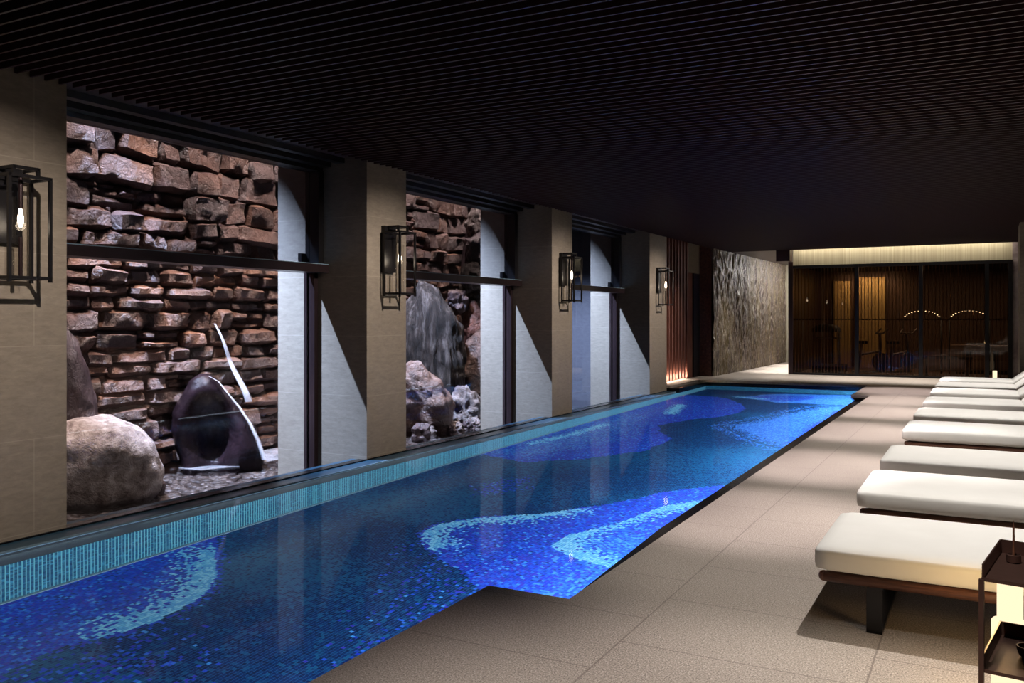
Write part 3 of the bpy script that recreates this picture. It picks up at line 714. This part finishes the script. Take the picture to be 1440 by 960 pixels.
rock('summit_rock', (-8.7,14.64), .32, [(-0.21,3.33),(-0.16,3.5),(-0.1,3.61),(-0.03,3.67),(0.06,3.61),(0.14,3.46),(0.19,3.25),(0.17,3.0),(0.01,2.95),(-0.1,2.97),(-0.19,3.1)], M['palerock'], 'pointed pinkish rock at the very top of the rock pile', .04, 5, facet=.05)
rock('ledge_rock', (-8.6,14.5), .36, [(-0.25,3.01),(-0.08,3.12),(0.05,3.11),(0.25,3.01),(0.33,2.82),(0.28,2.5),(0.04,2.45),(-0.14,2.5),(-0.23,2.82)], M['darkrock'], 'dark rough rock just below the summit rock of the pile', .06, 5, facet=.06)
rock('dome_rock', (-8.6,14.34), .38, [(-0.28,2.35),(-0.16,2.53),(-0.03,2.59),(0.1,2.55),(0.19,2.44),(0.3,2.27),(0.27,1.9),(0.03,1.8),(-0.22,1.9)], M['striated'], 'domed grey rock showing just above the window transom', .05, 5, facet=.04)
rock('backing_rock', (-8.85,15.14), .38, [(-0.43,3.04),(-0.29,3.36),(0.07,3.45),(0.46,3.19),(0.55,1.45),(0.55,-0.56),(-0.0,-0.58),(-0.51,-0.56),(-0.51,1.45)], M['darkrock'], 'big dark rock mass at the back of the rock pile', .08, 2, facet=.08)
rub = [(-7.95,11.62,.16,.13),(-8.05,12.0,.12,.1),(-7.85,12.55,.13,.09),(-7.75,12.75,.11,.08),(-7.72,12.95,.14,.11),(-7.6,13.15,.12,.09),(-7.9,12.35,.1,.07),(-7.7,13.4,.17,.15),(-7.62,13.62,.13,.1)]
rl = ['pale rubble stone at the foot of the brown boulder']*3
for k, (x, y, a, h) in enumerate(rub):
    al = [(1.0*math.cos(q), math.sin(q)) for q in [2*PI*i/9 for i in range(9)]]
    rock('rubble_stone', (x, y), a*.7, [(a*c, -.42+(h+.05)*s_+h*.45) for c, s_ in al], M['palerock' if k % 3 else 'darkrock'], 'wet rubble stone at the water edge of the rock pile', .035, 7+k, facet=.05, cat='stone', group='rubble at the foot of the rock pile')

# spout of water and foam
bm = bmesh.new(); P = []
for i in range(26):
    s = i/25; y = 8.27+.40*s; z = 1.42-1.05*s; x = -8.93+.20*s+.02*math.sin(s*9)
    P.append((Vector((x, y, z)), .014+.05*s))
rings = []
for c, r in P:
    rings.append([bm.verts.new(c+Vector((math.cos(a)*r*.5, math.sin(a)*r, 0))) for a in [2*PI*i/14 for i in range(14)]])
for A, B in zip(rings, rings[1:]):
    for i in range(14): bm.faces.new((A[i], A[(i+1)%14], B[(i+1)%14], B[i]))
bx_, by_ = -8.75+.13, 8.08-.12; rings = []
L_ = [(-.06,.76),(.06,.69),(.17,.54),(.31,.36),(.44,.15),(.54,-.07),(.62,-.33)]
for i, (u, z) in enumerate(L_):
    c = Vector((bx_+.6786*u, by_+.7345*u, z)); w_ = .006+.005*i
    rings.append([bm.verts.new(c+Vector((.6786*math.cos(a)*w_+.045*math.sin(a)*.73, .7345*math.cos(a)*w_-.045*math.sin(a)*.68, 0))) for a in [2*PI*k/12 for k in range(12)]])
for A, B in zip(rings, rings[1:]):
    for k in range(12): bm.faces.new((A[k], A[(k+1)%12], B[(k+1)%12], B[k]))
tag(obj('water_spout', bm, M['foam'], smooth=True), 'thin milky stream of water falling down the stone wall', 'water', kind='stuff')
bm = bmesh.new()
for i in range(40):
    a = 2*PI*i/40
pts = [(-8.95,7.7),(-8.6,7.75),(-8.35,8.2),(-8.3,8.8),(-8.25,9.6),(-8.4,10.6),(-9.0,10.8),(-9.1,9.0)]
prism(bm, pts, -.398, -.392); tag(obj('pond_foam', bm, M['foam']), 'white foam spreading over the pond beside the fountain rock', 'foam', kind='stuff')

# ------------------------------------------------------------------ sun loungers
def rounded(bm, x0, x1, y0, y1, z0, z1):
    box(bm, x0, x1, y0, y1, z0, z1)
def mattress(x0, x1, y0, y1, z0, z1, puff=.012):
    bm = bmesh.new(); nx_, ny2, nz2_ = 22, 12, 4
    bmesh.ops.create_cube(bm, size=1)
    bmesh.ops.subdivide_edges(bm, edges=bm.edges[:], cuts=9, use_grid_fill=True)
    r = .035
    for v in bm.verts:
        x, y, z = v.co.x*2, v.co.y*2, v.co.z*2
        hx, hy, hz = (x1-x0)/2, (y1-y0)/2, (z1-z0)/2
        # remap so that outer loops sit near the edge, then round by clamping to an inner box
        f = lambda t, h: math.copysign(h*(abs(t)**.55), t)
        X, Y, Z = f(x, hx), f(y, hy), f(z, hz)
        ix, iy, iz = max(-hx+r, min(hx-r, X)), max(-hy+r, min(hy-r, Y)), max(-hz+r, min(hz-r, Z))
        d = Vector((X-ix, Y-iy, Z-iz))
        if d.length > 1e-6: d = d.normalized()*r
        p = Vector((ix, iy, iz))+d
        if abs(z) > .95: p.z += math.copysign(puff*(1-(X/hx)**4)*(1-(Y/hy)**4), z)
        if abs(y) > .95: p.y += math.copysign(.006*(1-(X/hx)**6), y)
        v.co = Vector(((x0+x1)/2, (y0+y1)/2, (z0+z1)/2))+p
    return bm
def lounger(label):
    L = empty('sun_lounger', (0,0,0), label=label, cat='sun lounger')
    P = lambda n, bm, mat, par=None, **k: obj(n, bm, mat, par or L, **k)
    c = P('seat_cushion', mattress(0,1.2,0,.92,.275,.393), M['fabric'], smooth=True)
    bm = mattress(0,.85,0,.92,0,.105)
    b = P('back_cushion', bm, M['fabric'], smooth=True); b.location = (1.19,0,.285); b.rotation_euler = (0, -math.radians(38), 0)
    for y in (.035, .885):
        bm = bmesh.new(); tube(bm, (.045,y,.25), (1.95,y,.25), .026, n=14)
        for s in (0.045, 1.95): bmesh.ops.create_uvsphere(bm, u_segments=12, v_segments=8, radius=.026, matrix=Matrix.Translation((s,y,.25)))
        P('side_rail', bm, M['wood'], smooth=True)
    for k in range(14):
        x = .06+k*.14
        P('slat', bx(x,x+.07,.05,.87,.238,.258), M['wood'], bevel=.003)
    for x in (.27, 1.55):
        bm = bmesh.new(); box(bm, x-.035,x+.035,.05,.065,.0,.24); box(bm, x-.035,x+.035,.855,.87,.0,.24); box(bm, x-.035,x+.035,.05,.87,.0,.014)
        P('leg', bm, M['black'], bevel=.003)
    return L
LY = [4.42, 6.0, 7.42, 9.5, 11.05, 12.75, 14.5, 15.95, 17.4]
LN = ['nearest white cushioned sun lounger, beside the metal tray table', 'white sun lounger directly behind the nearest one', 'white sun lounger third from the camera, before a wide gap',
      'white sun lounger just past the gap that shows dark slats', 'white sun lounger in the very middle of the row', 'white sun lounger fourth from the glass partition',
      'white sun lounger third from the glass partition', 'white sun lounger next to last before the glass partition', 'farthest white sun lounger, beside the end pillar and small lantern']
l0 = None
for y, n in zip(LY, LN):
    l = lounger(n) if l0 is None else copy_tree(l0)
    l0 = l0 or l; l.location = (-.735, y, 0); l['label'] = n; l['group'] = 'white sun loungers along the pool deck'

# ------------------------------------------------------------------ tray table, glowing floor lantern, incense burner
def tray_table(loc, rz, label):
    t = empty('tray_table', loc, rz, label, 'side table')
    W, D = .5, .42
    for n, z in (('top_tray', .62), ('lower_tray', .315)):
        bm = bmesh.new(); box(bm, 0,W,0,D,z,z+.006)
        for a in ((0,W,0,.005),(0,W,D-.005,D),(0,.005,.005,D-.005),(W-.005,W,.005,D-.005)): box(bm, *a, z+.006, z+(.012 if a[3] == .005 else .055))
        obj(n, bm, M['brass'], t)
    for x, y in ((0,0),(W,0),(W,D)):
            obj('leg', bx(x-.008,x+.008,y-.008,y+.008,0,.626), M['brass'], t)
    return t
TT = tray_table((-.012,3.32,0), math.radians(-8), 'dark bronze two tier tray table beside the nearest lounger')
def lantern(loc, label, s=1):
    t = empty('floor_lantern', loc, 0, label, 'lantern')
    bm = bmesh.new(); lathe(bm, [(.064,0),(.066,.01),(.066,.295),(.062,.302),(.05,.304)], 32); obj('lower_shade', bm, M['lantern'], t, smooth='auto')
    bm = bmesh.new(); lathe(bm, [(.045,.305),(.046,.31),(.046,.53),(.042,.54)], 32); obj('upper_shade', bm, M['lantern'], t, smooth='auto')
    bm = bmesh.new(); lathe(bm, [(.085,-.0),(.085,.008),(.08,.012)], 32); obj('base', bm, M['brass'], t, smooth='auto')
    t.scale = (s,)*3; return t
lantern((.085,3.98,0), 'glowing cream cylinder lantern standing behind the tray table')
lantern((.16,19.6,0), 'small far glowing lantern behind the last lounger, by the glass', .85)
b = empty('incense_burner', (.088,3.60,.626), 0, 'small dark incense holder with an upright stick on the tray table', 'incense holder')
bm = bmesh.new(); lathe(bm, [(.018,0),(.024,.004),(.024,.028),(.02,.03),(.018,.012),(.002,.01)], 20); obj('cup', bm, M['brass'], b, smooth='auto')
bm = bmesh.new(); tube(bm, (0,0,.008), (0,0,.125), .0042, .0035, 10); tube(bm, (0,0,.125), (0,0,.15), .0022, .001, 8); obj('stick', bm, M['wood'], b, smooth='auto')
b = empty('tea_bowl', (.13,3.52,.321), 0, 'little dark bowl standing on the lower tray of the table', 'bowl')
bm = bmesh.new(); lathe(bm, [(.02,0),(.03,.01),(.036,.03),(.036,.04),(.032,.04),(.026,.016),(.002,.012)], 20); obj('bowl_body', bm, M['brass'], b, smooth='auto')
bm = bmesh.new(); lathe(bm, [(.02,0),(.022,.004),(.022,.006)], 20); obj('foot_ring', bm, M['brass'], b)

# ------------------------------------------------------------------ lights
def lamp(kind, name, loc, energy, color=(1,1,1), target=None, **k):
    d = bpy.data.lights.new(name, kind); d.energy = energy; d.color = color
    for a, v in k.items(): setattr(d, a, v)
    o = bpy.data.objects.new(name, d); COL.objects.link(o); o.location = loc
    if target is not None: o.rotation_euler = (Vector(target)-Vector(loc)).to_track_quat('-Z', 'Y').to_euler()
    return o
WARM = (1,.80,.60); SOFT = (1,.95,.90); COOL = (.55,.70,1)
# recessed ceiling spots over the loungers and the deck
for y in (2.6, 5.6, 8.4, 11.2, 14.0, 16.8):
    lamp('SPOT', 'ceiling_spot', (-.25,y,3.25), 480, SOFT, (-.35,y-.1,0), spot_size=math.radians(72), spot_blend=.6, shadow_soft_size=.012)
for y, e in ((1.0,100),(3.2,120),(6.7,560),(9.3,780),(12.3,830),(15.1,900),(17.3,850),(19.4,800)):
    lamp('SPOT', 'ceiling_spot', (-1.7,y,3.25), e, (1,.88,.90), (-1.5,y,0), spot_size=math.radians(46), spot_blend=.8, shadow_soft_size=.04)
# pillar washers over the pool
for y in (3.6, 8.3, 13.1, 18.0):
    lamp('SPOT', 'pillar_washer', (-3.4,y-.5,3.235), 450, (1,.86,.75), (-6.18,y,1.35), spot_size=math.radians(62), spot_blend=.9, shadow_soft_size=.018)
# lanterns
for y in SY: lamp('POINT', 'lantern_bulb', (XL+.17,y,2.16), 1.4, (1,.84,.64), shadow_soft_size=.045)
lamp('POINT', 'lantern_bulb', (.0,4.02,.42), 6, (1,.66,.28), shadow_soft_size=.05)
# garden floodlights on the fins
for (a, b) in BAYS:
    lamp('SPOT', 'garden_flood', (-8.75,b-1.9,5.4), 13000, COOL, (-7.9,b,.4), spot_size=math.radians(48), spot_blend=1, shadow_soft_size=.03)
# grazing spots down the stone wall
for y in (5.2, 6.6, 8.0, 9.4, 10.8, 12.2, 13.6, 15.0):
    lamp('SPOT', 'wall_grazer', (-8.35,y,5.6), 1700 if y < 10.5 else 1150, (1,.80,.70), (-9.1,y+.1,1.2), spot_size=math.radians(60), spot_blend=.7, shadow_soft_size=.04)
# unseen underwater fills added to light the mosaic, by the right and left walls
for k in range(8):
    y = .6+k*2.7
    lamp('AREA', 'pool_fill', (-2.06,y,-.62), 60+k*9, (.80,.92,1), (-4.6,y,-1.28), shape='RECTANGLE', size=2.4, size_y=.25)
    lamp('AREA', 'pool_fill', (-5.93,y,-.22), 3.4, (.72,.95,.95), (-5.88,y,-1.28), shape='RECTANGLE', size=2.5, size_y=.04)
# cove above the glass partition, corridor, timber wall
lamp('AREA', 'cove_light', (-2.0,23.8,3.5), 42, (1,.87,.66), (-2.0,23.98,2.9), shape='RECTANGLE', size=5.0, size_y=.05)
lamp('AREA', 'corridor_light', (-4.70,28.0,3.15), 150, SOFT, (-6.2,28.0,.2), shape='RECTANGLE', size=4.2, size_y=.2)
for y in (24.9, 26.6, 28.3): lamp('SPOT', 'corridor_spot', (-4.95,y,3.22), 1800, SOFT, (-5.0,y,0), spot_size=math.radians(46), spot_blend=1, shadow_soft_size=.1)
lamp('SPOT', 'corridor_spot', (-4.7,22.7,3.22), 300, SOFT, (-5.6,23.0,0), spot_size=math.radians(80), spot_blend=1, shadow_soft_size=.2)
for x in (-3.6, -2.2, -.8): lamp('SPOT', 'entry_spot', (x,22.6,3.2), 750, SOFT, (x,22.8,0), spot_size=math.radians(62), spot_blend=1, shadow_soft_size=.1)
for k in range(8): lamp('POINT', 'slot_light', (-6.49,19.14+k*.235,.10), 5, (1,.88,.74), shadow_soft_size=.01)
lamp('SPOT', 'timber_fill', (-4.9,19.8,3.2), 130, SOFT, (-6.5,19.8,1.2), spot_size=math.radians(50), spot_blend=1, shadow_soft_size=.1)  # unseen fill added to brighten the dim timber slats
lamp('AREA', 'gym_light', (-3.1,27.9,2.7), 14, WARM, (-3.1,28.4,1.6), shape='RECTANGLE', size=1.4, size_y=.05)
lamp('AREA', 'gym_light', (-1.2,26.2,2.85), 38, WARM, (-1.2,26.2,0), shape='RECTANGLE', size=4.0, size_y=1.2)
w = bpy.data.worlds.new('dusk'); sc.world = w; w.use_nodes = True
w.node_tree.nodes['Background'].inputs[0].default_value = (.35,.45,.7,1); w.node_tree.nodes['Background'].inputs[1].default_value = .04

# ------------------------------------------------------------------ camera
cd = bpy.data.cameras.new('camera'); cam = bpy.data.objects.new('camera', cd); COL.objects.link(cam)
cd.sensor_width = 36; cd.lens = 1230/1440*36; cd.shift_y = -(480-446.5)/1440; cd.clip_start = .05
cam.location = (0,0,1.5); cam.rotation_euler = (PI/2, 0, math.atan2(666,1230)); sc.camera = cam
sc.view_settings.view_transform = 'Standard'; sc.view_settings.look = 'None'; sc.view_settings.gamma = 1; sc.view_settings.use_curve_mapping = False
sc.view_settings.exposure = 0
cy_ = sc.cycles; cy_.caustics_reflective = False; cy_.caustics_refractive = False
cy_.max_bounces = 10; cy_.transparent_max_bounces = 24; cy_.sample_clamp_indirect = 6; cy_.use_denoising = True
